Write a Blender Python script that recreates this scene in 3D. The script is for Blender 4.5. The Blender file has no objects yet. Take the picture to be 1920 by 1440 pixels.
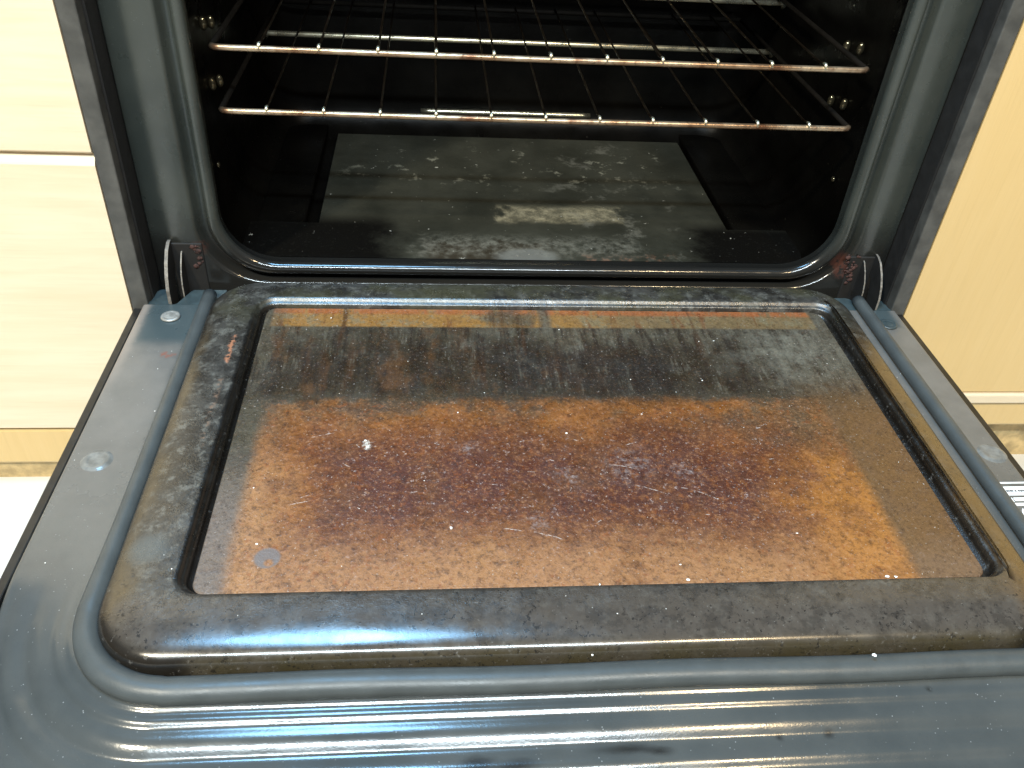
import bpy, bmesh, math, random
import numpy as np
from mathutils import Vector
R = random.Random(7)
scene = bpy.context.scene
COL = scene.collection

# ------------------------------------------------------------------ camera, world, lamps, exposure
cd = bpy.data.cameras.new("camera")
cam = bpy.data.objects.new("camera", cd); COL.objects.link(cam)
cam.location = (-0.10177, -0.70130, 0.45610)
cam.rotation_euler = (0.906657, -0.058353, -0.074447)
cd.sensor_width = 36.0; cd.lens = 29.985; cd.clip_start = 0.01; cd.clip_end = 60
scene.camera = cam

w = bpy.data.worlds.new("World"); scene.world = w; w.use_nodes = True
wn = w.node_tree.nodes; wl = w.node_tree.links
bg = wn["Background"]
tc = wn.new("ShaderNodeTexCoord"); sp = wn.new("ShaderNodeSeparateXYZ"); rp = wn.new("ShaderNodeValToRGB")
mr = wn.new("ShaderNodeMapRange"); mr.inputs[1].default_value = -1; mr.inputs[2].default_value = 1
wl.new(tc.outputs["Generated"], sp.inputs[0]); wl.new(sp.outputs[2], mr.inputs[0]); wl.new(mr.outputs[0], rp.inputs[0])
el = rp.color_ramp.elements
el[0].position = 0.30; el[0].color = (0.10, 0.085, 0.065, 1)
el[1].position = 1.0; el[1].color = (0.72, 0.74, 0.74, 1)
for pos, c in ((0.5, (0.26, 0.235, 0.20, 1)), (0.68, (0.46, 0.45, 0.43, 1)), (0.85, (0.66, 0.68, 0.68, 1))):
    e = el.new(pos); e.color = c
wl.new(rp.outputs[0], bg.inputs[0]); bg.inputs[1].default_value = 0.34

def area(name, loc, target, sx, sy, power, color):
    l = bpy.data.lights.new(name, "AREA"); l.shape = "RECTANGLE"; l.size = sx; l.size_y = sy
    l.energy = power; l.color = color
    o = bpy.data.objects.new(name, l); COL.objects.link(o); o.location = loc
    o.rotation_euler = (Vector(target) - Vector(loc)).to_track_quat("-Z", "Y").to_euler()
    return o
area("ceiling_tube_lamp_cool", (-0.18, -1.95, 2.20), (-0.05, -0.1, 0), 1.50, 0.07, 92, (0.80, 0.93, 1.0))
area("added_blue_sheen_light", (-0.37, -0.12, 1.95), (-0.2, -0.30, 0), 0.50, 0.50, 34, (0.28, 0.62, 1.0))  # unseen blue light added for the sheen on the door
area("ceiling_lamp_warm", (0.85, -1.70, 2.10), (0.4, 0, 0), 0.16, 0.16, 22, (1.0, 0.74, 0.42))
area("ceiling_lamp_left", (-1.25, -1.45, 2.10), (-0.6, 0, 0), 0.16, 0.16, 55, (1.0, 0.90, 0.70))

vs = scene.view_settings
vs.view_transform = "Standard"; vs.look = "None"; vs.exposure = 0.0; vs.gamma = 1.0; vs.use_curve_mapping = False
scene.cycles.max_bounces = 8
scene.cycles.use_denoising = True

# ------------------------------------------------------------------ material helpers
class S:
    def __init__(s, nt, k): s.nt = nt; s.k = k
    def _m(s, op, *a):
        n = s.nt.nodes.new("ShaderNodeMath"); n.operation = op
        for i, v in enumerate((s,) + a):
            if isinstance(v, S): s.nt.links.new(v.k, n.inputs[i])
            else: n.inputs[i].default_value = v
        return S(s.nt, n.outputs[0])
    def __add__(s, o): return s._m("ADD", o)
    __radd__ = __add__
    def __sub__(s, o): return s._m("SUBTRACT", o)
    def __rsub__(s, o): return (s * -1.0) + o
    def __mul__(s, o): return s._m("MULTIPLY", o)
    __rmul__ = __mul__
    def __truediv__(s, o): return s._m("DIVIDE", o)
    def mn(s, o): return s._m("MINIMUM", o)
    def mx(s, o): return s._m("MAXIMUM", o)
    def abs(s): return s._m("ABSOLUTE")
    def sqrt(s): return s._m("SQRT")
    def sm(s, a, b, lo=0.0, hi=1.0):
        n = s.nt.nodes.new("ShaderNodeMapRange"); n.interpolation_type = "SMOOTHSTEP"
        s.nt.links.new(s.k, n.inputs[0])
        if a > b: a, b, lo, hi = b, a, hi, lo
        for i, v in zip((1, 2, 3, 4), (a, b, lo, hi)): n.inputs[i].default_value = v
        return S(s.nt, n.outputs[0])

class Mat:
    def __init__(s, name):
        s.m = bpy.data.materials.new(name); s.m.use_nodes = True
        s.nt = s.m.node_tree; s.b = s.nt.nodes["Principled BSDF"]
        t = s.nt.nodes.new("ShaderNodeTexCoord"); s.P = t.outputs["Object"]
        p = s.nt.nodes.new("ShaderNodeSeparateXYZ"); s.nt.links.new(s.P, p.inputs[0])
        s.x, s.y, s.z = (S(s.nt, p.outputs[i]) for i in range(3))
    def vec(s, scale=(1, 1, 1), off=(0, 0, 0), rot=(0, 0, 0)):
        n = s.nt.nodes.new("ShaderNodeMapping"); s.nt.links.new(s.P, n.inputs[0])
        n.inputs["Scale"].default_value = scale; n.inputs["Location"].default_value = off; n.inputs["Rotation"].default_value = rot
        return n.outputs[0]
    def noise(s, scale, detail=4, rough=0.55, vec=None, dist=0.0):
        n = s.nt.nodes.new("ShaderNodeTexNoise"); s.nt.links.new(vec or s.P, n.inputs["Vector"])
        n.inputs["Scale"].default_value = scale; n.inputs["Detail"].default_value = detail
        n.inputs["Roughness"].default_value = rough; n.inputs["Distortion"].default_value = dist
        return S(s.nt, n.outputs[0])
    def voro(s, scale, vec=None, feature="F1", rand=1.0):
        n = s.nt.nodes.new("ShaderNodeTexVoronoi"); n.feature = feature
        s.nt.links.new(vec or s.P, n.inputs["Vector"]); n.inputs["Scale"].default_value = scale
        n.inputs["Randomness"].default_value = rand
        return S(s.nt, n.outputs["Distance"]), n.outputs["Color"] if feature == "F1" else None
    def wave(s, scale, vec=None, dist=3, detail=3):
        n = s.nt.nodes.new("ShaderNodeTexWave"); s.nt.links.new(vec or s.P, n.inputs["Vector"])
        n.inputs["Scale"].default_value = scale; n.inputs["Distortion"].default_value = dist; n.inputs["Detail"].default_value = detail
        return S(s.nt, n.outputs["Fac"])
    def box(s, x0, x1, y0, y1, soft, px=None, py=None):
        px = px or s.x; py = py or s.y
        d = (px - x0).mn(x1 - px).mn((py - y0).mn(y1 - py))
        return d.sm(-soft, soft)
    def spot(s, cx, cy, r, soft, ax=1.0, px=None, py=None):
        px = px or s.x; py = py or s.y
        dx = (px - cx) * ax; dy = py - cy
        return (dx * dx + dy * dy).sqrt().sm(r + soft, r - soft)
    def mix(s, a, b, f):
        n = s.nt.nodes.new("ShaderNodeMix"); n.data_type = "RGBA"
        for i, v in ((6, a), (7, b)):
            if isinstance(v, (tuple, list)): n.inputs[i].default_value = (*v, 1) if len(v) == 3 else v
            else: s.nt.links.new(v, n.inputs[i])
        if isinstance(f, S): s.nt.links.new(f.k, n.inputs[0])
        else: n.inputs[0].default_value = f
        return n.outputs[2]
    def set(s, key, v):
        i = s.b.inputs[key]
        if isinstance(v, S): s.nt.links.new(v.k, i)
        elif isinstance(v, (tuple, list)): i.default_value = (*v, 1) if len(v) == 3 else v
        elif isinstance(v, (int, float)): i.default_value = v
        else: s.nt.links.new(v, i)
        return s
    def bump(s, h, dist=0.0005, strength=1.0):
        n = s.nt.nodes.new("ShaderNodeBump"); s.nt.links.new(h.k, n.inputs["Height"])
        n.inputs["Distance"].default_value = dist; n.inputs["Strength"].default_value = strength
        s.nt.links.new(n.outputs[0], s.b.inputs["Normal"]); return s

M = {}
def simple(name, col, rough, metal=0.0, spec=0.5, var=0.25, scale=60, bump=0.0, bscale=400):
    m = Mat(name)
    n = m.noise(scale, 5, 0.6)
    m.set("Base Color", m.mix([c * (1 - var) for c in col], [min(1, c * (1 + var)) for c in col], n.sm(0.3, 0.7)))
    m.set("Roughness", m.noise(scale * 1.7, 4).sm(0.2, 0.8, max(0.02, rough - 0.08), rough + 0.08)); m.set("Metallic", metal); m.set("Specular IOR Level", spec)
    if bump: m.bump(m.noise(bscale, 3), bump)
    M[name] = m.m
    return m

def mat_door_enamel():
    m = Mat("grey_enamel_door")
    fine = m.noise(900, 3, 0.7)
    spk, _ = m.voro(330)
    big = m.noise(9, 5, 0.6)
    c = m.mix((0.038, 0.045, 0.047), (0.062, 0.068, 0.067), big.sm(0.3, 0.7))
    # dust film on the flat side margins, thicker toward the hinges
    side = (m.x.abs()).sm(0.314, 0.326)
    dusty = side * (m.y + m.noise(30, 4) * 0.05).sm(-0.40, -0.10) * m.noise(22, 5, 0.65).sm(0.2, 0.75, 0.45, 1.0)
    c = m.mix(c, (0.165, 0.154, 0.140), dusty * 0.85)
    clean = m.box(-0.367, -0.312, -0.062, 0.05, 0.010).mx(m.box(0.343, 0.365, -0.030, 0.05, 0.004))
    c = m.mix(c, (0.040, 0.060, 0.066), clean * 0.9)
    edge = (m.x * -1.0 + m.noise(120, 3) * 0.006).sm(0.364, 0.372) * m.y.sm(-0.16, -0.05)
    c = m.mix(c, (0.24, 0.20, 0.17), edge * 0.8)
    # light speckle fused into the enamel
    c = m.mix(c, (0.35, 0.37, 0.38), spk.sm(0.16, 0.08) * m.noise(140, 2).sm(0.5, 0.66) * 0.55)
    c = m.mix(c, (0.03, 0.033, 0.035), fine.sm(0.58, 0.75) * 0.35)
    # dark smudges along the bottom edge
    d = m.noise(28, 5, 0.7, m.vec((0.45, 1.6, 1)))
    for cx, cy, r, ax in ((-0.075, -0.4545, 0.0035, 0.4), (-0.055, -0.457, 0.0030, 0.3), (0.012, -0.4505, 0.0022, 0.16), (0.030, -0.452, 0.0020, 0.35), (0.104, -0.4465, 0.0016, 1.0), (0.136, -0.4450, 0.0018, 0.8), (0.205, -0.424, 0.0012, 1.0)):
        c = m.mix(c, (0.012, 0.012, 0.011), m.spot(cx, cy, r, 0.0025, ax, m.x + (d - 0.5) * 0.012, m.y + (d - 0.5) * 0.008) * 0.9)
    # rust chips
    rn = m.noise(260, 3)
    for cx, cy, r in ((-0.334, -0.0785, 0.0022), (-0.3305, -0.0815, 0.0020), (-0.326, -0.080, 0.0012)):
        c = m.mix(c, (0.20, 0.075, 0.05), m.spot(cx, cy, r, 0.002, 1, m.x + (rn - 0.5) * 0.014, m.y + (rn - 0.5) * 0.01) * 0.9)
    m.set("Base Color", c)
    m.set("Roughness", (dusty * 0.22 + m.noise(40, 4).sm(0.2, 0.8, 0.13, 0.21)))
    m.set("Specular IOR Level", 0.75)
    m.bump(m.noise(700, 2), 0.00004)
    M["door_enamel"] = m.m
mat_door_enamel()

def mat_plug():
    m = Mat("baked_on_enamel")
    big = m.noise(14, 6, 0.62); mid = m.noise(60, 5, 0.65, dist=0.6); fine = m.noise(420, 4, 0.7)
    c = m.mix((0.020, 0.018, 0.015), (0.048, 0.045, 0.040), big.sm(0.3, 0.7))
    near = (m.y + (big - 0.5) * 0.06).sm(-0.345, -0.365)
    c = m.mix(c, (0.135, 0.132, 0.116), m.noise(105, 5, 0.72, m.vec(off=(2, 0, 1))).sm(0.47, 0.64) * 0.65 * (1.0 - near * 0.35))
    c = m.mix(c, (0.070, 0.056, 0.044), near * 0.65)
    c = m.mix(c, (0.014, 0.012, 0.010), m.noise(62, 6, 0.78, m.vec(off=(4, 4, 4))).sm(0.46, 0.60) * 0.85 * (1.0 - near * 0.45))
    # varnished brown grease on both side rails and the front wall
    wob = (m.noise(24, 4) - 0.5) * 0.05
    right = (m.x + wob).sm(0.270, 0.30) * (m.y + wob).sm(-0.03, -0.14)
    left = (m.x * -1.0 + wob).sm(0.285, 0.302) * (m.y + wob).sm(-0.02, -0.12)
    c = m.mix(c, (0.120, 0.066, 0.022), right * 0.85)
    c = m.mix(c, (0.085, 0.058, 0.027), left * 0.7)
    frontwall = m.z.sm(0.018, 0.012) * m.y.sm(-0.37, -0.39)
    c = m.mix(c, (0.040, 0.031, 0.013), frontwall * (0.4 + 0.5 * m.noise(30, 5).sm(0.3, 0.7)))
    olive = m.noise(20, 5, 0.6, m.vec(off=(3, 1, 0)))
    back = m.y.sm(-0.10, 0.0)
    c = m.mix(c, (0.052, 0.049, 0.026), olive.sm(0.42, 0.62) * back * 0.7)
    # carbonised blisters and pits
    c = m.mix(c, (0.008, 0.007, 0.006), m.noise(300, 4, 0.7).sm(0.56, 0.63) * mid.sm(0.35, 0.6) * 0.85)
    c = m.mix(c, (0.26, 0.25, 0.23), fine.sm(0.64, 0.74) * 0.5)
    # burnt grime in the gutter round the glass
    gx = (m.noise(150, 4) - 0.5) * 0.010
    low = m.z.sm(0.0175, 0.015)
    grime = low * ((m.x + gx).sm(-0.235, -0.25)).mx((m.x + gx).sm(0.265, 0.285))
    c = m.mix(c, (0.010, 0.008, 0.006), grime * 0.93)
    frontgut = m.y.sm(-0.3480, -0.3495) * low * m.y.sm(-0.37, -0.36)
    c = m.mix(c, (0.010, 0.006, 0.004), frontgut * 0.95)
    spill = m.spot(-0.2645, -0.145, 0.0035, 0.003, 1.6, m.x + gx * 0.6, m.y * 0.12 - 0.1276)
    c = m.mix(c, (0.006, 0.005, 0.004), (m.x + gx * 0.8 + 0.2575).abs().sm(0.007, 0.004) * m.y.sm(-0.36, -0.33) * m.y.sm(-0.02, -0.06) * 0.9)
    c = m.mix(c, (0.006, 0.005, 0.004), (m.x + gx * 0.8 - 0.286).abs().sm(0.006, 0.003) * m.y.sm(-0.30, -0.24) * m.y.sm(-0.02, -0.06) * 0.75)
    c = m.mix(c, (0.16, 0.15, 0.135), m.noise(240, 4, 0.75, m.vec(off=(1, 2, 3))).sm(0.60, 0.70) * low * 0.6)
    # copper rust streaks by the left gutter
    rn = m.noise(180, 3)
    c = m.mix(c, (0.40, 0.17, 0.09), m.box(-0.273, -0.2695, -0.118, -0.078, 0.0015, m.x + (rn - 0.5) * 0.010, m.y) * rn.sm(0.42, 0.5) * 0.8)
    c = m.mix(c, (0.33, 0.20, 0.13), m.box(-0.2725, -0.2690, -0.225, -0.140, 0.0015, m.x + (rn - 0.5) * 0.008, m.y) * rn.sm(0.48, 0.60) * 0.35)
    c = m.mix(c, (0.060, 0.072, 0.075), m.spot(-0.284, -0.318, 0.012, 0.006, 1, m.x + gx * 0.5, m.y) * 0.8)
    m.set("Base Color", c)
    wiped = (m.y + (m.noise(30, 4) - 0.5) * 0.02).sm(-0.360, -0.384)
    m.set("Roughness", m.noise(45, 5, 0.65).sm(0.25, 0.75, 0.20, 0.40) * (1.0 - wiped * 0.35))
    m.set("Specular IOR Level", 0.95)
    m.bump((m.noise(260, 4, 0.65) * 0.7 + m.noise(900, 2) * 0.3) * (1.0 - wiped * 0.9), 0.0005)
    M["plug"] = m.m
mat_plug()

def mat_glass():
    m = Mat("grease_baked_glass")
    big = m.noise(9, 5, 0.6); mid = m.noise(38, 5, 0.62, dist=0.4); fine = m.noise(330, 4, 0.7); sp2 = m.noise(620, 3, 0.75)
    wx = m.x + (mid - 0.5) * 0.006; wy = m.y + (mid - 0.5) * 0.008
    n2 = m.noise(150, 5, 0.72, m.vec(off=(6, 1, 0))); n1 = m.noise(58, 6, 0.72, m.vec(off=(1, 8, 0)))
    ed = (mid - 0.5) * 0.10 + (big - 0.5) * 0.09
    # grey-olive tone of the border
    c = m.mix((0.036, 0.030, 0.019), (0.082, 0.070, 0.048), (n1 * 0.5 + big * 0.5).sm(0.35, 0.65))
    c = m.mix(c, (0.155, 0.118, 0.096), m.x.sm(-0.20, -0.24) * m.y.sm(-0.20, -0.30) * 0.8)
    c = m.mix(c, (0.125, 0.060, 0.021), m.x.sm(0.18, 0.25) * m.y.sm(-0.11, -0.19) * 0.85)
    c = m.mix(c, (0.150, 0.090, 0.052), m.x.sm(0.18, 0.25) * m.y.sm(-0.30, -0.345) * 0.8)
    # orange window
    org = m.mix((0.150, 0.054, 0.012), (0.255, 0.095, 0.021), (n1 * 0.55 + big * 0.45).sm(0.36, 0.62))
    org = m.mix(org, (0.285, 0.140, 0.060), (m.y + ed * 0.35).sm(-0.275, -0.330) * 0.9)
    org = m.mix(org, (0.315, 0.160, 0.068), (m.x + ed * 0.3).sm(-0.19, -0.228) * m.y.sm(-0.20, -0.26) * 0.8)
    org = m.mix(org, (0.315, 0.125, 0.024), (m.x + ed * 0.3).sm(0.145, 0.20) * m.y.sm(-0.20, -0.25) * 0.75)
    core = m.box(-0.195, 0.175, -0.308, -0.200, 0.040, m.x + ed * 1.1, m.y + ed * 0.55)
    org = m.mix(org, (0.080, 0.026, 0.015), core * (0.66 + 0.55 * n2.sm(0.34, 0.60)).mn(1.0))
    org = m.mix(org, (0.045, 0.018, 0.015), m.spot(0.06, -0.250, 0.02, 0.09, 0.75, m.x + ed, m.y + ed * 0.5) * n2.sm(0.35, 0.6) * 0.7)
    blot = m.noise(17, 5, 0.68, m.vec(off=(7, 3, 0)))
    org = m.mix(org, (0.105, 0.040, 0.014), blot.sm(0.50, 0.64) * 0.65)
    org = m.mix(org, (0.330, 0.165, 0.066), blot.sm(0.44, 0.32) * m.y.sm(-0.19, -0.26) * 0.45 * (1.0 - core * 0.8))
    win = m.box(-0.233, 0.229, -0.40, -0.157, 0.0065, wx + (n2 - 0.5) * 0.006, wy + (n2 - 0.5) * 0.008 + (n1 - 0.5) * 0.012 + (blot - 0.5) * 0.016)
    soft = 1.0 - 0.75 * (m.x + (blot - 0.5) * 0.16).sm(0.13, 0.22) * (m.y + (blot - 0.5) * 0.08).sm(-0.235, -0.165)
    soft = soft * (1.0 - 0.6 * m.x.sm(-0.20, -0.232) * (m.y + (blot - 0.5) * 0.1).sm(-0.25, -0.17))
    soft = soft * (1.0 - 0.7 * (blot + (n1 - 0.5) * 0.4).sm(0.46, 0.60) * m.y.sm(-0.215, -0.155))
    c = m.mix(c, org, win * soft)
    # dark band behind it, shade painted into the colour, ragged, with runs
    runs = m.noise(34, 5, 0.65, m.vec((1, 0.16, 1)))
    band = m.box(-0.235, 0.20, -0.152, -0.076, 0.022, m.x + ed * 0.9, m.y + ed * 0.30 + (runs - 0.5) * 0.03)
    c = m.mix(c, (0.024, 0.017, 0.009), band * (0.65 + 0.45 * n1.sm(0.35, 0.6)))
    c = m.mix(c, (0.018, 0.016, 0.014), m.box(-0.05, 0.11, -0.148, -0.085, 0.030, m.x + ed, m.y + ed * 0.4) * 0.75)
    c = m.mix(c, (0.060, 0.028, 0.012), runs.sm(0.52, 0.66) * m.y.sm(-0.17, -0.12) * m.x.sm(0.08, -0.05) * 0.6)
    c = m.mix(c, (0.120, 0.113, 0.086), m.noise(40, 6, 0.75, m.vec((1, 0.7, 1), (3, 3, 0))).sm(0.52, 0.68) * m.y.sm(-0.155, -0.075) * 0.50)
    c = m.mix(c, (0.150, 0.140, 0.110), m.spot(0.235, -0.075, 0.02, 0.05, 0.8, m.x + ed * 0.5, m.y + ed * 0.5) * 0.55)
    smear = m.noise(120, 5, 0.72, m.vec((1, 0.13, 1), (6, 1, 0)))
    far = m.y.sm(-0.158, -0.145)
    c = m.mix(c, (0.013, 0.009, 0.006), smear.sm(0.46, 0.64) * far * 0.75)
    c = m.mix(c, (0.125, 0.115, 0.088), smear.sm(0.46, 0.34) * far * m.noise(33, 4, 0.7).sm(0.42, 0.6) * 0.6)
    c = m.mix(c, (0.100, 0.045, 0.016), m.noise(24, 5, 0.7, m.vec((1, 0.5, 1), (9, 9, 0))).sm(0.52, 0.68) * far * m.x.sm(0.10, -0.05) * 0.6)
    c = m.mix(c, (0.160, 0.152, 0.120), m.spot(0.225, -0.085, 0.035, 0.05, 0.9, m.x + ed * 0.8, m.y + ed * 0.5) * n1.sm(0.36, 0.6) * 0.7)
    # broken tan strip along the far edge, with drips
    drip = m.noise(85, 5, 0.7, m.vec((1, 0.14, 1), (2, 0, 0)))
    strip = m.box(-0.246, 0.266, -0.052 , 0.0, 0.0018, m.x, m.y + (n1 - 0.5) * 0.003)
    gap = m.spot(-0.03, -0.036, 0.016, 0.010, 0.7, m.x + (mid - 0.5) * 0.10, m.y).mx(m.box(-0.002, 0.010, -0.06, 0, 0.004, m.x + (n1 - 0.5) * 0.01, m.y))
    stc = m.mix((0.250, 0.125, 0.032), (0.150, 0.102, 0.048), (m.x + ed * 0.5).sm(0.0, 0.12))
    stc = m.mix(stc, (0.160, 0.140, 0.085), n1.sm(0.5, 0.62) * 0.6)
    stc = m.mix(stc, (0.120, 0.036, 0.010), drip.sm(0.54, 0.66) * 0.65)
    stc = m.mix(stc, (0.300, 0.075, 0.016), m.y.sm(-0.034, -0.028) * drip.sm(0.35, 0.5) * 0.7)
    fade = 1.0 - m.x.sm(-0.225, -0.245) * 0.6
    c = m.mix(c, stc, strip * (1.0 - gap * 0.85) * fade * (0.75 + 0.25 * n1.sm(0.30, 0.5)))
    d2 = m.noise(46, 3, 0.6, m.vec((1, 0.07, 1), (5, 0, 0)))
    c = m.mix(c, (0.040, 0.016, 0.006), d2.sm(0.62, 0.69) * m.y.sm(-0.125, -0.05) * 0.7)
    # crusty flecks: soft dark clumps, pits, pale chips
    crust = n2
    c = m.mix(c, (0.045, 0.019, 0.010), n2.sm(0.50, 0.70) * (0.35 + 0.25 * win))
    c = m.mix(c, (0.34, 0.165, 0.072), n2.sm(0.44, 0.28) * win * (0.40 - core * 0.22))
    c = m.mix(c, (0.020, 0.009, 0.005), m.noise(300, 3, 0.65).sm(0.58, 0.72) * 0.40)
    c = m.mix(c, (0.20, 0.060, 0.016), m.noise(210, 3, 0.6, m.vec(off=(3, 9, 0))).sm(0.57, 0.68) * win * 0.5)
    pale = m.noise(300, 4, 0.75, m.vec(off=(2, 7, 0))).sm(0.60, 0.69) * (0.30 + core * 0.70)
    c = m.mix(c, (0.40, 0.33, 0.31), pale * 0.65)
    grain = m.noise(360, 4, 0.8, m.vec(off=(8, 3, 0)))
    c = m.mix(c, (0.022, 0.010, 0.006), grain.sm(0.48, 0.70) * 0.50)
    c = m.mix(c, (0.36, 0.18, 0.085), grain.sm(0.46, 0.33) * (0.12 + 0.33 * win))
    pit = m.noise(230, 3, 0.6, m.vec(off=(0, 5, 2)))
    c = m.mix(c, (0.012, 0.006, 0.004), pit.sm(0.62, 0.70) * 0.45)
    pale_fleck = m.noise(480, 3, 0.7, m.vec(off=(4, 0, 6)))
    c = m.mix(c, (0.52, 0.47, 0.43), pale_fleck.sm(0.66, 0.72) * 0.7)  # pale flecks in the crust
    # greyish haze blooms
    for cx, cy, r in ((-0.076, -0.218, 0.014), (0.05, -0.235, 0.03), (0.09, -0.245, 0.02), (-0.03, -0.295, 0.014), (0.0, -0.25, 0.02)):
        c = m.mix(c, (0.36, 0.33, 0.33), m.spot(cx, cy, r * 0.4, r * 0.6, 1, m.x + ed * 0.2, m.y + ed * 0.2) * m.noise(170, 4, 0.75).sm(0.45, 0.66) * 0.42)
    # knife scratches
    rs = random.Random(11)
    segs = [(-0.195, -0.272, 0.016, 0.25), (-0.19, -0.265, 0.010, 0.4), (0.045, -0.238, 0.022, -0.25), (0.10, -0.268, 0.024, -0.55), (0.06, -0.262, 0.030, -0.4), (-0.045, -0.300, 0.014, -0.2), (-0.02, -0.306, 0.022, -0.35), (0.055, -0.212, 0.012, 0.3), (-0.185, -0.200, 0.020, 0.3)]
    segs += [(rs.uniform(-0.19, 0.17), rs.uniform(-0.31, -0.19), rs.uniform(0.002, 0.007), rs.uniform(-1.0, 1.0)) for _ in range(38)]
    sc = None
    for cx, cy, ln, an in segs:
        dx = m.x - cx; dy = m.y - cy; ca, sa = math.cos(an), math.sin(an)
        u = dx * ca + dy * sa; vv = (dy * ca - dx * sa) + u * u * 6.0 + (fine - 0.5) * 0.0016
        q = vv.abs().sm(0.0005, 0.00015) * u.abs().sm(ln * 0.5, ln * 0.3)
        sc = q if sc is None else sc.mx(q)
    c = m.mix(c, (0.62, 0.56, 0.52), sc * sp2.sm(0.42, 0.54) * 0.55)
    # round water mark
    c = m.mix(c, (0.145, 0.118, 0.108), m.spot(-0.209, -0.3215, 0.0085, 0.0012, 1, m.x, m.y * 1.0) * (1.0 - m.spot(-0.2075, -0.3255, 0.003, 0.0012)))
    c = m.mix(c, (0.55, 0.53, 0.48), m.spot(-0.150, -0.212, 0.0045, 0.002, 1.6, m.x + (fine - 0.5) * 0.01, m.y + (sp2 - 0.5) * 0.016) * fine.sm(0.42, 0.55))
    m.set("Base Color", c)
    m.set("Roughness", m.noise(60, 4).sm(0.25, 0.75, 0.26, 0.48))
    m.set("Specular IOR Level", 0.55)
    m.bump(fine * 0.35 + grain * 0.5 + crust * 0.7, 0.0007)
    M["glass"] = m.m
mat_glass()

def mat_flange():
    m = Mat("grey_enamel_front_frame")
    c = m.mix((0.026, 0.031, 0.028), (0.040, 0.045, 0.039), m.noise(12, 4).sm(0.3, 0.7))
    spk, _ = m.voro(420)
    c = m.mix(c, (0.26, 0.28, 0.27), spk.sm(0.16, 0.08) * m.noise(200, 2).sm(0.5, 0.62) * 0.4)
    c = m.mix(c, (0.02, 0.02, 0.018), m.noise(600, 3, 0.7).sm(0.58, 0.72) * 0.35)
    # darker and glossier towards the bottom
    low_dark = (m.z + (m.noise(25, 4) - 0.5) * 0.05).sm(0.095, 0.030)
    c = m.mix(c, (0.012, 0.011, 0.010), low_dark * 0.9)
    rn = m.noise(160, 4)
    for cx, cz, r in ((-0.322, 0.041, 0.006), (0.324, 0.030, 0.012)):
        c = m.mix(c, (0.060, 0.024, 0.017), m.spot(cx, cz, r, 0.004, 1, m.x + (rn - 0.5) * 0.014, m.z + (rn - 0.5) * 0.014) * rn.sm(0.35, 0.5) * 0.9)
    m.set("Base Color", c); m.set("Roughness", m.noise(50, 4).sm(0.2, 0.8, 0.24, 0.36) - low_dark * 0.15); m.set("Specular IOR Level", 0.65)
    m.bump(m.noise(420, 3), 0.00006)
    M["flange"] = m.m
mat_flange()

def mat_cavity():
    m = Mat("black_cavity_enamel")
    c = m.mix((0.0020, 0.0018, 0.0016), (0.0045, 0.0042, 0.0036), m.noise(14, 5).sm(0.3, 0.7))
    spk, _ = m.voro(120)
    c = m.mix(c, (0.16, 0.15, 0.12), spk.sm(0.07, 0.04) * m.noise(30, 2).sm(0.58, 0.66) * 0.5)
    m.set("Base Color", c); m.set("Roughness", m.noise(30, 4).sm(0.2, 0.8, 0.22, 0.42)); m.set("Specular IOR Level", 0.07)
    m.bump(m.noise(300, 3), 0.00012)
    M["cavity"] = m.m
mat_cavity()

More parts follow.
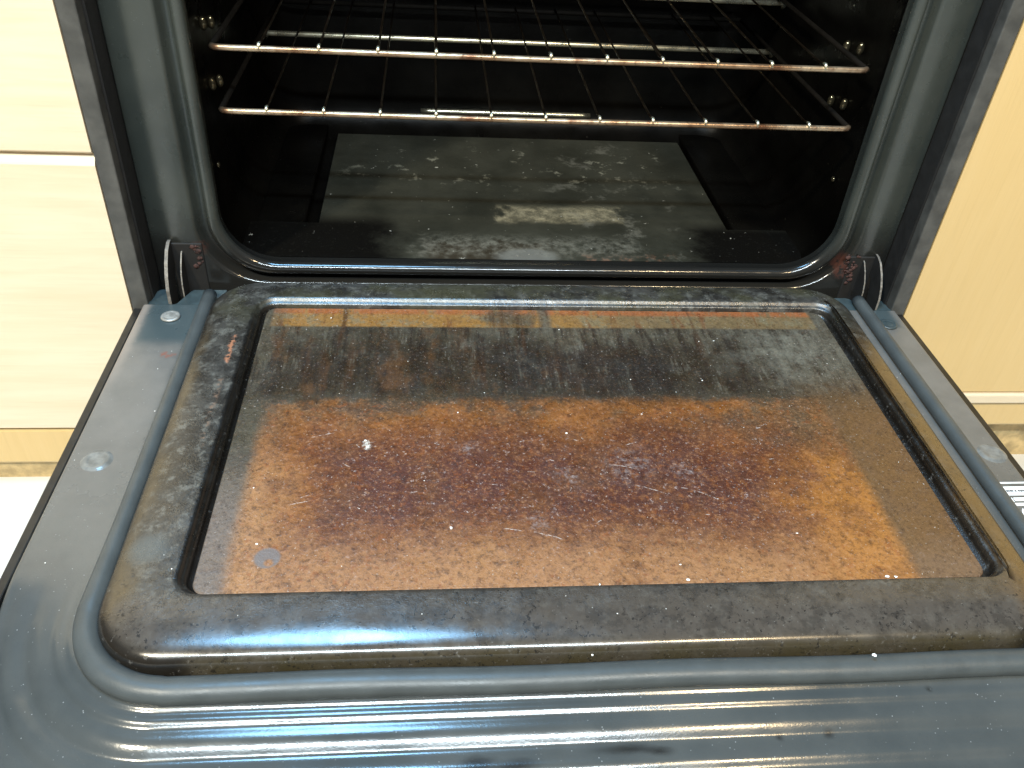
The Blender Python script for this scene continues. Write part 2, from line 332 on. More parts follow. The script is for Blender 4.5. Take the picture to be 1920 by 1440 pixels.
def mat_floor_panel():
    m = Mat("ash_stained_floor_panel")
    big = m.noise(11, 5, 0.6); mid = m.noise(42, 6, 0.68); fine = m.noise(230, 4, 0.7)
    c = m.mix((0.021, 0.022, 0.017), (0.042, 0.043, 0.034), big.sm(0.3, 0.7))
    wx = m.x + (mid - 0.5) * 0.07; wy = m.y + (mid - 0.5) * 0.045
    # dark scorched outer zones on the front strip
    c = m.mix(c, (0.004, 0.0038, 0.0034), (wx * -1.0).sm(0.11, 0.17) * m.y.sm(0.185, 0.145))
    c = m.mix(c, (0.004, 0.0038, 0.0034), wx.sm(0.15, 0.21) * m.y.sm(0.175, 0.14))
    c = m.mix(c, (0.030, 0.022, 0.014), m.box(-0.10, 0.02, 0.055, 0.11, 0.012, wx, wy) * 0.7)
    # ash blooms
    ash = m.noise(85, 6, 0.75)
    c = m.mix(c, (0.32, 0.29, 0.20), m.box(-0.02, 0.115, 0.165, 0.20, 0.010, wx, m.y + (mid - 0.5) * 0.02) * (0.25 + 0.6 * ash.sm(0.38, 0.66)))
    c = m.mix(c, (0.17, 0.17, 0.145), m.box(-0.11, 0.12, 0.085, 0.125, 0.014, wx, wy) * ash.sm(0.36, 0.72) * 0.8)
    c = m.mix(c, (0.20, 0.21, 0.20), m.spot(0.0, 0.082, 0.026, 0.006, 0.8, m.x + (mid - 0.5) * 0.03, m.y * 1.6 - 0.049 + (mid - 0.5) * 0.02) * 0.55)
    c = m.mix(c, (0.22, 0.11, 0.07), m.box(0.06, 0.15, 0.055, 0.085, 0.01, wx, wy) * ash.sm(0.5, 0.62) * 0.6)
    c = m.mix(c, (0.21, 0.21, 0.17), m.box(-0.20, 0.20, 0.26, 0.36, 0.03) * m.noise(48, 5, 0.7).sm(0.58, 0.68) * 0.7)
    c = m.mix(c, (0.14, 0.14, 0.12), m.noise(26, 5, 0.7, m.vec(off=(1, 4, 0))).sm(0.56, 0.7) * m.x.sm(-0.02, 0.08) * m.x.sm(0.21, 0.16) * 0.55)
    c = m.mix(c, (0.42, 0.42, 0.38), m.noise(120, 3, 0.6, m.vec(off=(9, 2, 0))).sm(0.70, 0.74) * 0.8)
    c = m.mix(c, (0.02, 0.02, 0.017), fine.sm(0.58, 0.7) * 0.4)
    m.set("Base Color", c); m.set("Roughness", 0.55); m.set("Specular IOR Level", 0.06)
    m.bump(mid * 0.5 + fine * 0.5, 0.0006)
    M["floor_panel"] = m.m
mat_floor_panel()

def mat_rack(name, k, rough):
    m = Mat(name)
    n = m.noise(22, 4, 0.6); f = m.noise(300, 3)
    c = m.mix([0.42 * k, 0.26 * k, 0.15 * k], [0.66 * k, 0.52 * k, 0.36 * k], n.sm(0.35, 0.65))
    c = m.mix(c, [0.20 * k, 0.085 * k, 0.045 * k], m.noise(38, 4).sm(0.50, 0.66) * 0.8)
    c = m.mix(c, [0.10 * k, 0.06 * k, 0.04 * k], f.sm(0.6, 0.7) * 0.6)
    m.set("Base Color", c); m.set("Metallic", 0.8); m.set("Specular IOR Level", 0.2); m.set("Roughness", n.sm(0.3, 0.7, rough, rough + 0.15))
    m.bump(f, 0.0002)
    M[name] = m.m
mat_rack("rack", 0.8, 0.26); mat_rack("rack_wire", 0.045, 0.42)  # same steel; wire copy darkened for the dim light in the cavity
simple("rack_shaded", (0.006, 0.005, 0.004), 0.7, spec=0.05)  # side and back rails: cavity shade painted into the steel colour
simple("rack_chrome", (0.88, 0.82, 0.62), 0.30, 0.95, var=0.15)

def mat_wood(name, a, b, vert=False):
    m = Mat(name)
    k = (14, 14, 1.2) if vert else (1.2, 1.2, 14)
    g = m.noise(5, 4, 0.55, m.vec(k), 0.3)
    f = m.noise(26, 4, 0.6, m.vec([q * (1 if q > 2 else 0.5) for q in k]))
    c = m.mix(a, b, g.sm(0.30, 0.70) * 0.55)
    c = m.mix(c, [q * 0.86 for q in b], f.sm(0.48, 0.76) * 0.28)
    m.set("Base Color", c); m.set("Roughness", 0.40); m.bump(f, 0.00015)
    M[name] = m.m
mat_wood("maple_left_lit", (0.73, 0.61, 0.44), (0.65, 0.51, 0.33))  # same maple, stronger light on the left put into the colour
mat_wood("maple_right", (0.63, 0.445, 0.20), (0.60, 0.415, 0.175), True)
simple("gasket_rubber", (0.056, 0.063, 0.063), 0.42, var=0.12, scale=40, bump=0.0001, bscale=700)
simple("black_trim", (0.010, 0.0095, 0.009), 0.35, var=0.4)
simple("side_steel", (0.060, 0.058, 0.052), 0.5, var=0.35, scale=40)
simple("dull_dark", (0.008, 0.007, 0.006), 0.7)
simple("hinge_plate_enamel", (0.038, 0.055, 0.060), 0.36, var=0.25, scale=70)
simple("dusty_steel", (0.19, 0.17, 0.145), 0.6, 0.25, var=0.4, scale=180, bump=0.0008, bscale=350)
simple("rivet_steel", (0.36, 0.35, 0.32), 0.45, 0.5, var=0.25, scale=200)
simple("bumper_plastic", (0.15, 0.15, 0.14), 0.18, var=0.25, scale=150)
simple("label_black", (0.10, 0.098, 0.092), 0.4)
simple("label_white", (0.86, 0.86, 0.84), 0.35, var=0.03)
simple("label_ink", (0.12, 0.12, 0.12), 0.5)
simple("stud_steel", (0.16, 0.14, 0.09), 0.14, 0.85)
simple("crumb", (0.86, 0.85, 0.80), 0.6, var=0.12)
simple("floor_vinyl", (0.62, 0.61, 0.575), 0.35, var=0.05, scale=8)
simple("toe_board", (0.50, 0.36, 0.17), 0.6, var=0.3, scale=60)
simple("rust", (0.048, 0.020, 0.015), 0.85, var=0.6, scale=260, bump=0.001, bscale=500)

# ------------------------------------------------------------------ mesh helpers
def link(name, me, mat, parent=None, smooth=True):
    o = bpy.data.objects.new(name, me); COL.objects.link(o)
    me.materials.append(M[mat])
    if smooth: me.polygons.foreach_set("use_smooth", [True] * len(me.polygons))
    if parent:                                        # keep world coordinates: only Empties are moved
        o.parent = parent
        if parent.type == "EMPTY": o.matrix_parent_inverse.translation = -parent.location
    return o
def mesh(name, v, f):
    me = bpy.data.meshes.new(name); me.from_pydata([tuple(p) for p in v], [], f); me.update(); return me
def from_bm(name, bm):
    bmesh.ops.recalc_face_normals(bm, faces=bm.faces[:])
    me = bpy.data.meshes.new(name); bm.to_mesh(me); bm.free(); return me
def bbox_bm(bm, x0, x1, y0, y1, z0, z1, bev=0.0, seg=2):
    t = bmesh.new()
    vs_ = [t.verts.new(p) for p in ((x0,y0,z0),(x1,y0,z0),(x1,y1,z0),(x0,y1,z0),(x0,y0,z1),(x1,y0,z1),(x1,y1,z1),(x0,y1,z1))]
    for q in ((0,3,2,1),(4,5,6,7),(0,1,5,4),(1,2,6,5),(2,3,7,6),(3,0,4,7)): t.faces.new([vs_[i] for i in q])
    if bev: bmesh.ops.bevel(t, geom=t.edges[:], offset=bev, segments=seg, affect="EDGES", profile=0.5)
    tm = bpy.data.meshes.new("tmp"); t.to_mesh(tm); t.free(); bm.from_mesh(tm); bpy.data.meshes.remove(tm)
def box(name, mat, parent, *b, bev=0.0, seg=2, smooth=False):
    bm = bmesh.new(); bbox_bm(bm, *b, bev=bev, seg=seg)
    return link(name, from_bm(name, bm), mat, parent, smooth)
def tube_bm(bm, pts, r, n=10, sx=1.0, sz=1.0, closed=False):
    """swept ellipse along a polyline"""
    pts = [Vector(p) for p in pts]; rings = []
    for i, p in enumerate(pts):
        a = pts[max(0, i - 1)]; b = pts[min(len(pts) - 1, i + 1)]
        t = (b - a).normalized()
        up = Vector((0, 0, 1)) if abs(t.z) < 0.95 else Vector((0, 1, 0))
        s = t.cross(up).normalized(); u = s.cross(t)
        rr = r[i] if isinstance(r, (list, tuple)) else r
        rings.append([bm.verts.new(p + s * math.cos(2 * math.pi * k / n) * rr * sx + u * math.sin(2 * math.pi * k / n) * rr * sz) for k in range(n)])
    for A, B in zip(rings, rings[1:]):
        for k in range(n): bm.faces.new((A[k], A[(k + 1) % n], B[(k + 1) % n], B[k]))
    bm.faces.new(rings[0][::-1]); bm.faces.new(rings[-1])
def tube(name, mat, parent, pts, r, **k):
    bm = bmesh.new(); tube_bm(bm, pts, r, **k); return link(name, from_bm(name, bm), mat, parent)
def rrect(x0, x1, y0, y1, r, n=12, side=6):
    """rounded rectangle, counter-clockwise, r = one radius or four (x1y0, x1y1, x0y1, x0y0); side = points per straight run"""
    rs = r if isinstance(r, (tuple, list)) else (r,) * 4
    out = []
    C = ((x1 - rs[0], y0 + rs[0], -90, rs[0]), (x1 - rs[1], y1 - rs[1], 0, rs[1]), (x0 + rs[2], y1 - rs[2], 90, rs[2]), (x0 + rs[3], y0 + rs[3], 180, rs[3]))
    for cx, cy, a0, rr in C:
        for i in range(n + 1):
            a = math.radians(a0 + 90 * i / n); out.append((cx + rr * math.cos(a), cy + rr * math.sin(a)))
    res = []
    for i in range(len(out)):
        res.append(out[i])
        if i % (n + 1) == n:
            q = out[(i + 1) % len(out)]
            for k in range(1, side): res.append((out[i][0] + (q[0] - out[i][0]) * k / side, out[i][1] + (q[1] - out[i][1]) * k / side))
    return res
def loft(rings, cap0=False, cap1=False):
    v = [p for r in rings for p in r]; n = len(rings[0]); f = []
    for a in range(len(rings) - 1):
        for k in range(n):
            f.append((a * n + k, a * n + (k + 1) % n, (a + 1) * n + (k + 1) % n, (a + 1) * n + k))
    if cap0: f.append(tuple(range(n))[::-1])
    if cap1: f.append(tuple(range((len(rings) - 1) * n, len(rings) * n)))
    return v, f
def prism(name, mat, parent, poly, axis, a, b, bev=0.0):
    """extrude a 2D polygon along an axis: x -> poly is (y,z); z -> poly is (x,y)"""
    bm = bmesh.new()
    mk = (lambda p, t: (t, p[0], p[1])) if axis == "x" else ((lambda p, t: (p[0], p[1], t)) if axis == "z" else (lambda p, t: (p[0], t, p[1])))
    A = [bm.verts.new(mk(p, a)) for p in poly]; B = [bm.verts.new(mk(p, b)) for p in poly]
    n = len(poly)
    bm.faces.new(A); bm.faces.new(B[::-1])
    for k in range(n): bm.faces.new((A[k], B[k], B[(k + 1) % n], A[(k + 1) % n]))
    if bev: bmesh.ops.bevel(bm, geom=bm.edges[:], offset=bev, segments=2, affect="EDGES", profile=0.5)
    return link(name, from_bm(name, bm), mat, parent, False)
def empty(name, loc):
    o = bpy.data.objects.new(name, None); COL.objects.link(o); o.location = loc; o.empty_display_size = 0.05; return o
def tag(o, label, cat=None, group=None, kind=None):
    o["label"] = label
    if cat: o["category"] = cat
    if group: o["group"] = group
    if kind: o["kind"] = kind
    return o

FLOOR = -0.235
# ------------------------------------------------------------------ setting
fl = link("floor", mesh("floor", [(-3, -3, FLOOR), (3, -3, FLOOR), (3, 1.2, FLOOR), (-3, 1.2, FLOOR)], [(0, 1, 2, 3)]), "floor_vinyl", None, False)
fl["kind"] = "structure"; fl["label"] = "white kitchen floor below the cabinets"

def cabinet(label, mat, x0, x1, fronts, base_z, group):
    c = empty("kitchen_cabinet", ((x0 + x1) / 2, 0.25, FLOOR)); tag(c, label, "cabinet", group)
    box("carcass", mat, c, x0, x1, 0.022, 0.60, base_z + 0.001, 0.66)
    for nm, z0, z1 in fronts:
        bm = bmesh.new(); k = 0.0085
        pf = [(0.020, z0), (0.020, z1), (k * 0.75, z1), (0.001, z1 - k * 0.8), (0.0, z1 - k), (0.0, z0 + 0.002), (0.002, z0)]
        prism(nm, mat, c, pf, "x", x0, x1)
    return c
cl = cabinet("brightly lit maple cabinet with a drawer gap, left of the oven", "maple_left_lit", -1.10, -0.3835, (("drawer_front", 0.1485, 0.62), ("door_front", -0.155, 0.1465)), -0.195, "maple cabinets beside the oven")
box("base_rail", "maple_right", cl, -1.10, -0.3835, 0.004, 0.0215, -0.208, -0.158, bev=0.004)
box("toe_kick", "toe_board", cl, -1.10, -0.3835, 0.012, 0.05, FLOOR, -0.2085)
cr = cabinet("orange-lit maple cabinet with one plain door, right of the oven", "maple_right", 0.3835, 1.10, (("door_front", -0.108, 0.62),), -0.155, "maple cabinets beside the oven")
box("edge_strip", "maple_left_lit", cr, 0.3837, 1.097, -0.003, 0.0215, -0.1215, -0.1085, bev=0.002)
box("base_rail", "maple_right", cr, 0.3835, 1.10, 0.002, 0.0215, -0.158, -0.122, bev=0.003)
box("toe_kick", "toe_board", cr, 0.3835, 1.10, 0.035, 0.06, FLOOR, -0.1585)

# ------------------------------------------------------------------ oven
oven = empty("oven", (0, 0.25, FLOOR))
tag(oven, "dark grey built-under oven with its stained door lowered flat", "oven")
for s in (-1, 1):
    box("side_panel", "side_steel", oven, *(sorted((s * 0.3675, s * 0.3825))), 0.0, 0.62, FLOOR + 0.02, 0.68, bev=0.0012)
    box("inner_face_shade", "dull_dark", oven, *(sorted((s * 0.3650, s * 0.3672))), 0.012, 0.60, -0.02, 0.66)  # dark strip painting the shadowed inner face of the side panel
# front frame: stepped flange round the opening, with rolled lip
def vr(x0, x1, z0, z1, r, y): return [(p[0], y, p[1]) for p in rrect(x0, x1, z0, z1, r, 12, 8)]
prof = [  # x0, x1, z0, z1, r, y
    (-0.3645, 0.3645, -0.06, 0.66, 0.004, 0.062), (-0.3645, 0.3645, -0.06, 0.66, 0.004, 0.0365), (-0.3630, 0.3630, -0.0585, 0.658, 0.004, 0.035),
    (-0.3245, 0.3320, 0.0020, 0.534, 0.063, 0.035), (-0.3225, 0.3300, 0.0035, 0.532, 0.062, 0.0356), (-0.3208, 0.3283, 0.0050, 0.530, 0.061, 0.0375), (-0.3190, 0.3265, 0.0064, 0.528, 0.060, 0.0440),
    (-0.3165, 0.3240, 0.0080, 0.526, 0.059, 0.0475), (-0.3135, 0.3210, 0.0105, 0.523, 0.057, 0.0475), (-0.3115, 0.3190, 0.0125, 0.521, 0.056, 0.0445),
    (-0.3095, 0.3170, 0.0140, 0.5200, 0.055, 0.0364), (-0.3086, 0.3161, 0.0149, 0.5191, 0.055, 0.0351), (-0.3074, 0.3149, 0.0161, 0.5179, 0.054, 0.0341), (-0.3060, 0.3135, 0.0175, 0.5165, 0.054, 0.0335), (-0.3045, 0.3120, 0.0190, 0.5150, 0.053, 0.0333), (-0.3030, 0.3105, 0.0205, 0.5135, 0.052, 0.0335), (-0.3016, 0.3091, 0.0219, 0.5121, 0.052, 0.0341), (-0.3004, 0.3079, 0.0231, 0.5109, 0.051, 0.0351), (-0.2995, 0.3070, 0.0240, 0.5100, 0.051, 0.0364), (-0.2989, 0.3064, 0.0246, 0.5094, 0.051, 0.0379), (-0.2987, 0.3062, 0.0248, 0.5092, 0.051, 0.0395), (-0.2989, 0.3064, 0.0246, 0.5094, 0.051, 0.0411), (-0.2995, 0.3070, 0.0240, 0.5100, 0.051, 0.0426), (-0.3010, 0.3085, 0.0222, 0.510, 0.050, 0.054)]
v, f = loft([vr(*p) for p in prof]); link("front_frame", mesh("front_frame", v, f), "flange", oven)
# cavity
cav = [(-0.301, 0.3085, 0.022, 0.51, 0.050, 0.0541), (-0.306, 0.313, 0.010, 0.515, 0.045, 0.062), (-0.309, 0.316, 0.002, 0.517, 0.045, 0.075), (-0.310, 0.317, -0.002, 0.518, 0.045, 0.10)]
for y in (0.2, 0.3, 0.40): cav.append((-0.310, 0.317, -0.002, 0.518, 0.045, y))
for a in range(1, 7):
    t = math.radians(15 * a); d = 0.045 * (1 - math.cos(t)); cav.append((-0.310 + d, 0.317 - d, -0.002 + d, 0.518 - d, 0.045 - d * 0.6, 0.40 + 0.045 * math.sin(t)))
v, f = loft([vr(*p) for p in cav], cap1=True)
link("cavity_liner", mesh("cavity_liner", v, f), "cavity", oven)
# cavity floor: front strip, panel between two slits, side strips
zf = 0.010
box("floor_strip", "cavity", oven, -0.290, -0.2390, 0.1505, 0.435, 0.0, zf, bev=0.002, smooth=True)
box("floor_strip", "cavity", oven, 0.2425, 0.298, 0.1505, 0.435, 0.0, zf, bev=0.002, smooth=True)
def panel_mesh():
    v = []; f = []
    def sheet(xs, ys, zfun):
        o = len(v); n = len(xs)
        for y in ys:
            for x in xs: v.append((x, y, zfun(x, y)))
        for j in range(len(ys) - 1):
            for i in range(n - 1): f.append((o+j*n+i, o+j*n+i+1, o+(j+1)*n+i+1, o+(j+1)*n+i))
    sag = lambda x, y: zf + 0.0004 - 0.0022 * math.exp(-((x - 0.0) / 0.16) ** 2 - ((y - 0.25) / 0.1) ** 2)
    edge = lambda x, y: sag(x, y) + 0.0125 * max(0, (0.074 - y) / 0.020) ** 2
    sheet(np.linspace(-0.2235, 0.2335, 90), np.linspace(0.150, 0.40, 70), sag)
    sheet(np.linspace(-0.2980, 0.3055, 110), np.linspace(0.0542, 0.150, 50), edge)
    return mesh("floor_panel", v, f)
link("floor_panel", panel_mesh(), "floor_panel", oven)
tube("rear_glint_bar", "rack_chrome", oven, [(-0.115, 0.437, 0.030), (-0.105, 0.435, 0.031), (0.105, 0.435, 0.031), (0.115, 0.437, 0.030)], 0.0036, n=14)  # bright bar added to give the glint on the rear cove
# rack studs on the side walls
for s, x in ((-1, -0.3075), (1, 0.3145)):
    for z0 in (0.2235, 0.1685):
        for yy, dz in ((0.125, 0.004), (0.155, -0.003)):
            bm = bmesh.new(); bmesh.ops.create_uvsphere(bm, u_segments=14, v_segments=8, radius=0.0042)
            for q in bm.verts: q.co = Vector((q.co.x * 0.9 + x, q.co.y * 0.8 + yy, q.co.z * 1.5 + z0 + dz - 0.006))
            link("rack_stud", from_bm("rack_stud", bm), "stud_steel", oven)
    bm = bmesh.new(); bmesh.ops.create_uvsphere(bm, u_segments=12, v_segments=8, radius=0.003)
    for q in bm.verts: q.co = Vector((q.co.x * 0.6 + x, q.co.y + 0.10, q.co.z + 0.097))
    link("wall_screw", from_bm("wall_screw", bm), "stud_steel", oven)
# hinge pockets behind the arms: black plates painting the shade of the recess
for s in (-1, 1):
    a, b = sorted((s * 0.318, s * 0.3475)) if s < 0 else (0.3245, 0.3565)
    box("hinge_pocket_shade", "dull_dark", oven, a, b, 0.0335, 0.036, -0.02, 0.047 if s < 0 else 0.043, bev=0.001)
    xr = -0.3235 if s < 0 else 0.328
    bm = bmesh.new()
    for k in range(26 if s > 0 else 12):
        px = xr + R.gauss(0, 0.0038); pz = (0.031 if s > 0 else 0.036) + R.gauss(0, 0.0085); q = R.uniform(0.001, 0.003)
        t0 = len(bm.verts)
        m_ = bmesh.ops.create_icosphere(bm, subdivisions=1, radius=q)
        for vv in m_["verts"]: vv.co = Vector((vv.co.x * R.uniform(0.7, 1.5) + px, vv.co.y * 0.35 + 0.0332, min(0.046, vv.co.z * R.uniform(0.7, 1.4) + pz)))
    link("rust_flakes", from_bm("rust_flakes", bm), "rust", oven)

# ---------------- door: a part of the oven, its pieces sub-parts
def sstep(a, b, x):
    t = np.clip((x - a) / (b - a), 0, 1); return t * t * (3 - 2 * t)
def door_sheet():
    xs = np.concatenate([np.linspace(-0.3745, -0.22, 150), np.linspace(-0.215, 0.235, 60), np.linspace(0.24, 0.3745, 130)])
    ys = np.concatenate([np.linspace(-0.515, -0.33, 530), np.linspace(-0.328, 0.0, 110)])
    X, Y = np.meshgrid(xs, ys)
    # distance outward from the gasket line (rounded box)
    cx, hx, r = 0.0115, 0.3235, 0.055; y0 = -0.4085
    qx = np.abs(X - cx) - (hx - r); qy = (y0 + r) - Y
    d = np.hypot(np.maximum(qx, 0), np.maximum(qy, 0)) + np.minimum(np.maximum(qx, qy), 0) - r
    amp = sstep(-0.315, -0.405, Y)
    dd = np.linspace(0.0, 0.12, 1201)
    def hump(c, sl, sr, pk): return pk * np.exp(-0.5 * ((dd - c) / np.where(dd < c, sl, sr)) ** 2)
    slope = hump(0.0124, 0.0012, 0.0014, 0.66) + hump(0.0205, 0.0018, 0.0016, 0.68) + hump(0.0356, 0.0055, 0.0018, 0.70) + hump(0.0520, 0.0030, 0.0025, 0.66)
    z = -np.interp(d, dd, np.cumsum(slope) * (dd[1] - dd[0]))
    z = z * amp
    z += 0.0002 * np.sin(X * 17) * sstep(-0.40, -0.44, Y)          # slight waviness of the pressing
    z -= 0.006 * np.clip((np.abs(X) - 0.3700) / 0.0045, 0, 1) ** 2  # rolled side edges
    z -= 0.02 * sstep(-0.500, -0.515, Y)
    v = np.stack([X, Y, z], -1).reshape(-1, 3); n = len(xs); J, I = np.mgrid[0:len(ys) - 1, 0:n - 1]
    a = (J * n + I).ravel()
    return mesh("door", v.tolist(), np.stack([a, a + 1, a + n + 1, a + n], 1).tolist())
door = link("door", door_sheet(), "door_enamel", oven)
def ch(name, me, mat, smooth=True): return link(name, me, mat, door, smooth)
bm = bmesh.new(); bbox_bm(bm, -0.368, 0.368, -0.508, -0.001, -0.052, -0.022, bev=0.002); ch("door_shell", from_bm("door_shell", bm), "black_trim", False)
for s in (-1, 1):
    bm = bmesh.new(); a, b = sorted((s * 0.3745, s * 0.3815)); bbox_bm(bm, a, b, -0.515, 0.001, -0.05, -0.0045, bev=0.001); ch("edge_trim", from_bm("edge_trim", bm), "black_trim", False)
# corner plates with the hinge notch
PL = [(-0.3735, 0.0002), (-0.3735, 0.004), (-0.3660, 0.006), (-0.3645, 0.0235), (-0.3615, 0.0265), (-0.3525, 0.0270), (-0.3505, 0.0250), (-0.3500, 0.004), (-0.3480, 0.0008), (-0.3440, 0.0006), (-0.3415, 0.0022), (-0.3330, 0.0240), (-0.3310, 0.0265), (-0.3000, 0.0270), (-0.3000, 0.0002)]
PR = [(0.3000, 0.0002), (0.3000, 0.0230), (0.3275, 0.0230), (0.3310, 0.0215), (0.3400, 0.0020), (0.3430, -0.0), (0.3505, 0.0), (0.3520, 0.0030), (0.3525, 0.0170), (0.3550, 0.0200), (0.3640, 0.0195), (0.3660, 0.0165), (0.3665, 0.0040), (0.3735, 0.0030), (0.3735, 0.0002)]
PR = [(x, max(y, 0.0002)) for x, y in PR]
for P in (PL, PR): prism("hinge_plate", "hinge_plate_enamel", door, P, "z", -0.006, 0.0001)
# raised plug with window opening
def zr(x0, x1, y0, y1, r, z): return [(p[0], p[1], z) for p in rrect(x0, x1, y0, y1, r, 12, 10)]
pl = []
for e, z in ((-0.0006, -0.001), (0.0, 0.004), (0.0009, 0.0090), (0.0016, 0.0112), (0.0026, 0.0130), (0.0040, 0.0145), (0.0058, 0.0157), (0.0080, 0.0166), (0.0110, 0.0175), (0.0150, 0.0184), (0.0200, 0.0192), (0.0260, 0.0198), (0.0330, 0.0201)):
    pl.append((-0.3060 + e, 0.3120 - e * 0.75, -0.4012 + e, 0.0210 - e * 0.8, 0.046 - e * 0.8, z))
pl += [(-0.2625, 0.2915, -0.3590, -0.0135, 0.017, 0.0201), (-0.2605, 0.2895, -0.3565, -0.0160, 0.016, 0.0199)]
pl += [(-0.2597, 0.2887, -0.3555, -0.0173, 0.0155, 0.0190), (-0.2592, 0.2882, -0.3550, -0.0180, 0.015, 0.0172), (-0.2580, 0.2870, -0.3540, -0.0196, 0.0145, 0.0164),
       (-0.2572, 0.2862, -0.3530, -0.0208, 0.014, 0.0160), (-0.2564, 0.2852, -0.3522, -0.0215, 0.0135, 0.0148), (-0.2560, 0.2848, -0.3518, -0.0218, 0.013, 0.0110), (-0.2555, 0.2843, -0.3515, -0.0221, 0.013, 0.0090),
       (-0.2500, 0.2750, -0.3490, -0.0250, 0.010, 0.0085)]
v, f = loft([zr(*p) for p in pl]); ch("inner_panel", mesh("inner_panel", v, f), "plug")
gl = [(-0.2525, 0.2785, -0.3500, -0.0222, 0.010, 0.0075), (-0.2525, 0.2785, -0.3500, -0.0222, 0.010, 0.0112), (-0.2518, 0.2778, -0.3493, -0.0229, 0.0095, 0.0120)]
v, f = loft([zr(*p) for p in gl], True, True)
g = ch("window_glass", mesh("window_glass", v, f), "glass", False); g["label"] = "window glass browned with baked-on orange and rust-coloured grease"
# gasket: soft tube round three sides
gp = []
x0, x1, yb, r = -0.3125, 0.3355, -0.4112, 0.058
for y in np.linspace(0.013, yb + r, 40): gp.append((x0, y, 0.0042))
for a in range(1, 24): t = math.radians(180 + 90 * a / 24); gp.append((x0 + r + r * math.cos(t), yb + r + r * math.sin(t), 0.0034))
for x in np.linspace(x0 + r, x1 - r, 50): gp.append((x, yb + 0.0006 * math.sin(x * 31), 0.0034))
for a in range(1, 24): t = math.radians(270 + 90 * a / 24); gp.append((x1 - r + r * math.cos(t), yb + r + r * math.sin(t), 0.0034))
for y in np.linspace(yb + r, 0.013, 40): gp.append((x1, y, 0.0042))
bm = bmesh.new()
rad = [0.0064 + 0.0022 * min(1, max(0, (-0.28 - p[1]) / 0.12)) for p in gp]
tube_bm(bm, gp, rad, n=16, sx=1.0, sz=0.9)
ch("door_gasket", from_bm("door_gasket", bm), "gasket_rubber")
# rivets
for x, y in ((-0.342, -0.021), (0.3525, -0.0260)):
    bm = bmesh.new(); n = 28; rings = []
    for rr, z in ((0.0088, 0.0008), (0.0086, 0.0016), (0.0078, 0.0022), (0.0062, 0.0022), (0.0056, 0.0018), (0.0048, 0.0020), (0.0025, 0.0023)):
        rings.append([bm.verts.new((x + rr * math.cos(2*math.pi*k/n), y + rr * math.sin(2*math.pi*k/n), z)) for k in range(n)])
    for A, B in zip(rings, rings[1:]):
        for k in range(n): bm.faces.new((A[k], A[(k+1)%n], B[(k+1)%n], B[k]))
    bm.faces.new(rings[-1]); ch("rivet", from_bm("rivet", bm), "rivet_steel" if x < 0 else "hinge_plate_enamel")
# bumpers
for x, y in ((-0.351, -0.214), (0.3600, -0.2140)):
    bm = bmesh.new(); n = 28; rings = []
    for rr, z in ((0.0125, -0.0004), (0.0110, 0.0003), (0.0100, 0.0009), (0.0088, 0.0013), (0.0076, 0.0013), (0.0062, 0.0008), (0.0045, 0.0006), (0.002, 0.0006)):
        rings.append([bm.verts.new((x + rr * math.cos(2*math.pi*k/n), y + rr * math.sin(2*math.pi*k/n), z)) for k in range(n)])
    for A, B in zip(rings, rings[1:]):
        for k in range(n): bm.faces.new((A[k], A[(k+1)%n], B[(k+1)%n], B[k]))
    bm.faces.new(rings[-1]); ch("bumper", from_bm("bumper", bm), "bumper_plastic")
# hinge arms: each a pair of curved plates with a ragged dusty edge
arm = [(0.036, 0.050), (0.030, 0.0495), (0.022, 0.046), (0.013, 0.037), (0.006, 0.026), (0.002, 0.014), (0.0012, 0.0), (0.0012, -0.012), (0.022, -0.012), (0.024, 0.006), (0.028, 0.022), (0.036, 0.030)]
arm_in = [(0.036, 0.040), (0.031, 0.038), (0.024, 0.031), (0.018, 0.022), (0.015, 0.012), (0.014, -0.012), (0.030, -0.012), (0.036, 0.0)]
for s in (-1, 1):
    xo = -0.3475 if s < 0 else 0.3515; xi = -0.3375 if s < 0 else 0.3395
    t = 0.0030 if s < 0 else 0.0020
    for o in (prism("hinge_arm", "dusty_steel", door, [(y, z * (1 if s < 0 else 0.92)) for y, z in arm], "x", xo - t / 2, xo + t / 2),
              prism("hinge_arm", "dusty_steel", door, arm_in, "x", xi - 0.0006, xi + 0.0006)):
        o.data.materials.append(M["dull_dark"])
        for q in o.data.polygons:
            if abs(q.normal.x) > 0.7: q.material_index = 1
# warning label
def flat(bm, poly, z):
    vv = [bm.verts.new((x, y, z)) for x, y in poly]; vv2 = [bm.verts.new((x, y, z - 0.0003)) for x, y in poly]
    bm.faces.new(vv); n = len(poly)
    for k in range(n): bm.faces.new((vv[k], vv[(k+1)%n], vv2[(k+1)%n], vv2[k]))
def rc(x0, x1, y0, y1): return [(x0, y0), (x1, y0), (x1, y1), (x0, y1)]
bm = bmesh.new(); flat(bm, rc(0.3435, 0.3715, -0.345, -0.2465), 0.0006); lab = ch("warning_label", from_bm("warning_label", bm), "label_black", False)
bm = bmesh.new()
flat(bm, rc(0.3445, 0.3710, -0.2500, -0.2485), 0.0010)
flat(bm, rc(0.3455, 0.3705, -0.2630, -0.2535), 0.0010)
flat(bm, rc(0.3455, 0.3480, -0.2700, -0.2655), 0.0010); flat(bm, rc(0.3490, 0.3705, -0.2690, -0.2655), 0.0010)
flat(bm, rc(0.3465, 0.3705, -0.2740, -0.2712), 0.0010)
flat(bm, [(0.3470, -0.2880), (0.3520, -0.2885), (0.3545, -0.2840), (0.3600, -0.2880), (0.3640, -0.2830), (0.3600, -0.2790), (0.3540, -0.2800), (0.3500, -0.2770), (0.3480, -0.2800)], 0.0010)
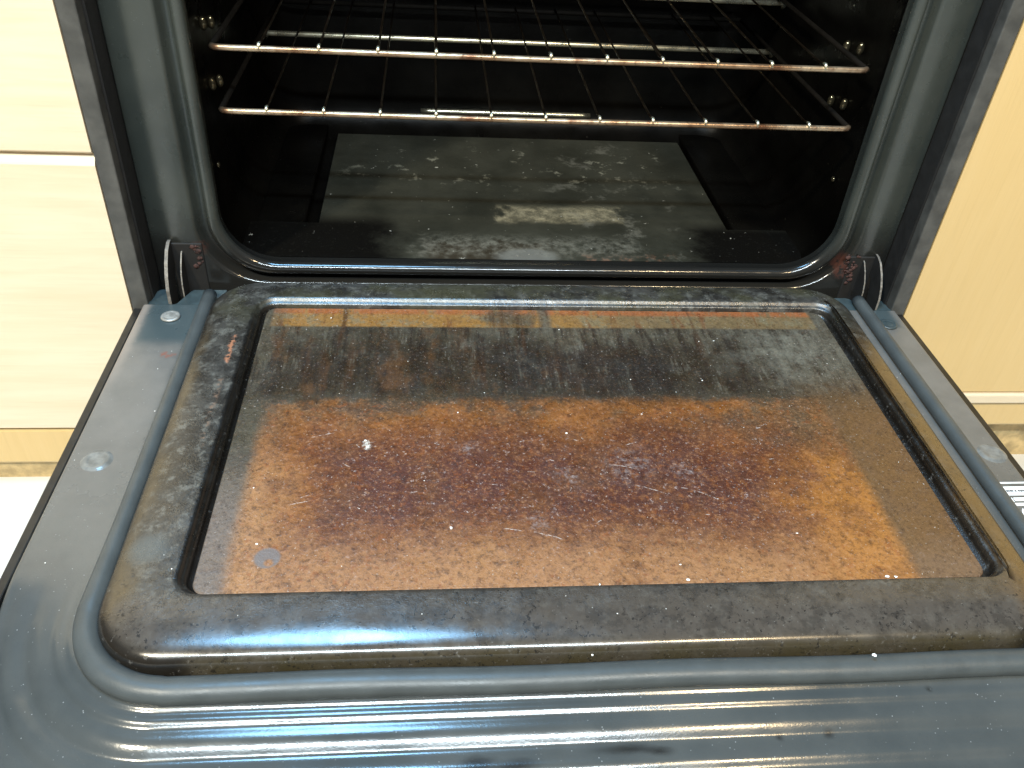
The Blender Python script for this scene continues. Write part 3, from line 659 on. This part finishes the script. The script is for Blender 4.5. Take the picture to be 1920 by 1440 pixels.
for k in range(7): flat(bm, rc(0.3465, 0.3705 - 0.004 * R.random(), -0.2935 - k * 0.007, -0.2910 - k * 0.007), 0.0010)
ch("label_print", from_bm("label_print", bm), "label_white", False)
bm = bmesh.new(); x = 0.3475
while x < 0.369:
    wd = R.uniform(0.0006, 0.0014); flat(bm, rc(x, x + wd, -0.2596 + R.uniform(0, 0.0006), -0.2572), 0.0013); x += wd + R.choice((0.0004, 0.0004, 0.0005, 0.0014))
ch("label_print", from_bm("label_print", bm), "label_ink", False)

# ------------------------------------------------------------------ oven racks
def make_rack(z, label):
    r = empty("oven_rack", (0.0035, 0.25, z)); tag(r, label, "oven rack", "steel racks inside the oven")
    def part(nm, pts, rad, n=10, mat="rack"):
        bm = bmesh.new(); tube_bm(bm, pts, rad, n=n)
        o = link(nm, from_bm(nm, bm), mat, None); o.parent = r; return o
    y0 = 0.06 - 0.25; y1 = 0.425 - 0.25; h = 0.2915
    part("front_rail", [(-h, y0 + 0.004, 0), (-h + 0.003, y0 + 0.0008, 0), (-h + 0.008, y0, 0), (0, y0, -0.0006), (h - 0.008, y0, 0), (h - 0.003, y0 + 0.0008, 0), (h, y0 + 0.004, 0)], 0.0027, 12)
    part("back_rail", [(-h, y1, 0), (h, y1, 0)], 0.0027, mat="rack_shaded")
    for s in (-1, 1): part("side_rail", [(s * h, y0 + 0.0065, 0), (s * h, y1 - 0.003, 0)], 0.0025, mat="rack_shaded")
    part("cross_rail", [(-h - 0.001, 0.066, -0.011), (-h + 0.004, 0.065, -0.0062), (h + 0.005, 0.065, -0.0062), (h + 0.0085, 0.066, -0.011)], 0.0030, 12, mat="rack_chrome")
    wp = [(0, y0 - 0.0026, 0.0005), (0, y0 - 0.0022, 0.0030), (0, y0 - 0.0004, 0.0043), (0, y0 + 0.004, 0.0038), (0, y0 + 0.012, 0.0022), (0, y1, 0.0040)]
    w0 = part("wire", wp, [0.0013, 0.0016, 0.0016, 0.0012, 0.0011, 0.0010], 8, mat="rack_wire")
    w0.data.materials.append(M["rack_chrome"])
    for q in w0.data.polygons:
        if sum(w0.data.vertices[i].co.y for i in q.vertices) / len(q.vertices) < y0 + 0.0022: q.material_index = 1
    for k in range(11):
        o = w0 if k == 0 else w0.copy()
        if k: COL.objects.link(o); o.parent = r
        o.location = (-0.2510 + 0.0501 * k, 0, 0)
    return r
make_rack(0.2210, "rust-brown wire oven rack on the upper supports, above the other rack")
make_rack(0.1660, "rust-brown wire oven rack just above the oven floor, below the other rack")

# ------------------------------------------------------------------ crumbs
bm = bmesh.new()
spots = [(0.068, -0.3475, 0.0125, 0.0013), (0.206, -0.3485, 0.0125, 0.0016), (0.212, -0.3487, 0.0125, 0.0011), (-0.088, -0.298, 0.0122, 0.0014), (-0.150, -0.2145, 0.0122, 0.0011), (-0.152, -0.207, 0.0122, 0.0009),
         (0.170, -0.410, 0.0145, 0.0015), (-0.005, -0.4035, 0.0140, 0.0012), (-0.016, -0.397, 0.010, 0.0014), (0.008, -0.35, 0.013, 0.0010), (0.005, -0.2, 0.0122, 0.0014)]
def zat(x, y):
    if -0.25 < x < 0.277 and -0.348 < y < -0.024: return 0.0123
    if -0.29 < x < 0.297 and -0.386 < y < 0.0: return 0.0205 if (y < -0.36 or x < -0.263 or x > 0.292) else None
    if abs(x) > 0.318 and y > -0.33: return 0.0005
    return None
for _ in range(85):
    x = R.uniform(-0.37, 0.37); y = R.uniform(-0.42, 0.0); z = zat(x, y)
    if z is not None and not (x > 0.33 and y < -0.23): spots.append((x, y, z, R.choice((0.0003, 0.0003, 0.0004, 0.0005, 0.0007))))
for x, y, z, s in spots:
    q = bmesh.ops.create_icosphere(bm, subdivisions=1, radius=s)
    a, b, c = R.uniform(0.6, 1.5), R.uniform(0.5, 1.1), R.uniform(0.4, 0.7)
    for vv in q["verts"]:
        vv.co = Vector((vv.co.x * a * R.uniform(0.7, 1.3) + x, vv.co.y * b * R.uniform(0.7, 1.3) + y, vv.co.z * c + z + s * 0.15))
cr_ = link("crumbs", from_bm("crumbs", bm), "crumb", None, False)
tag(cr_, "tiny white crumbs scattered over the lowered oven door", "crumbs", kind="stuff")
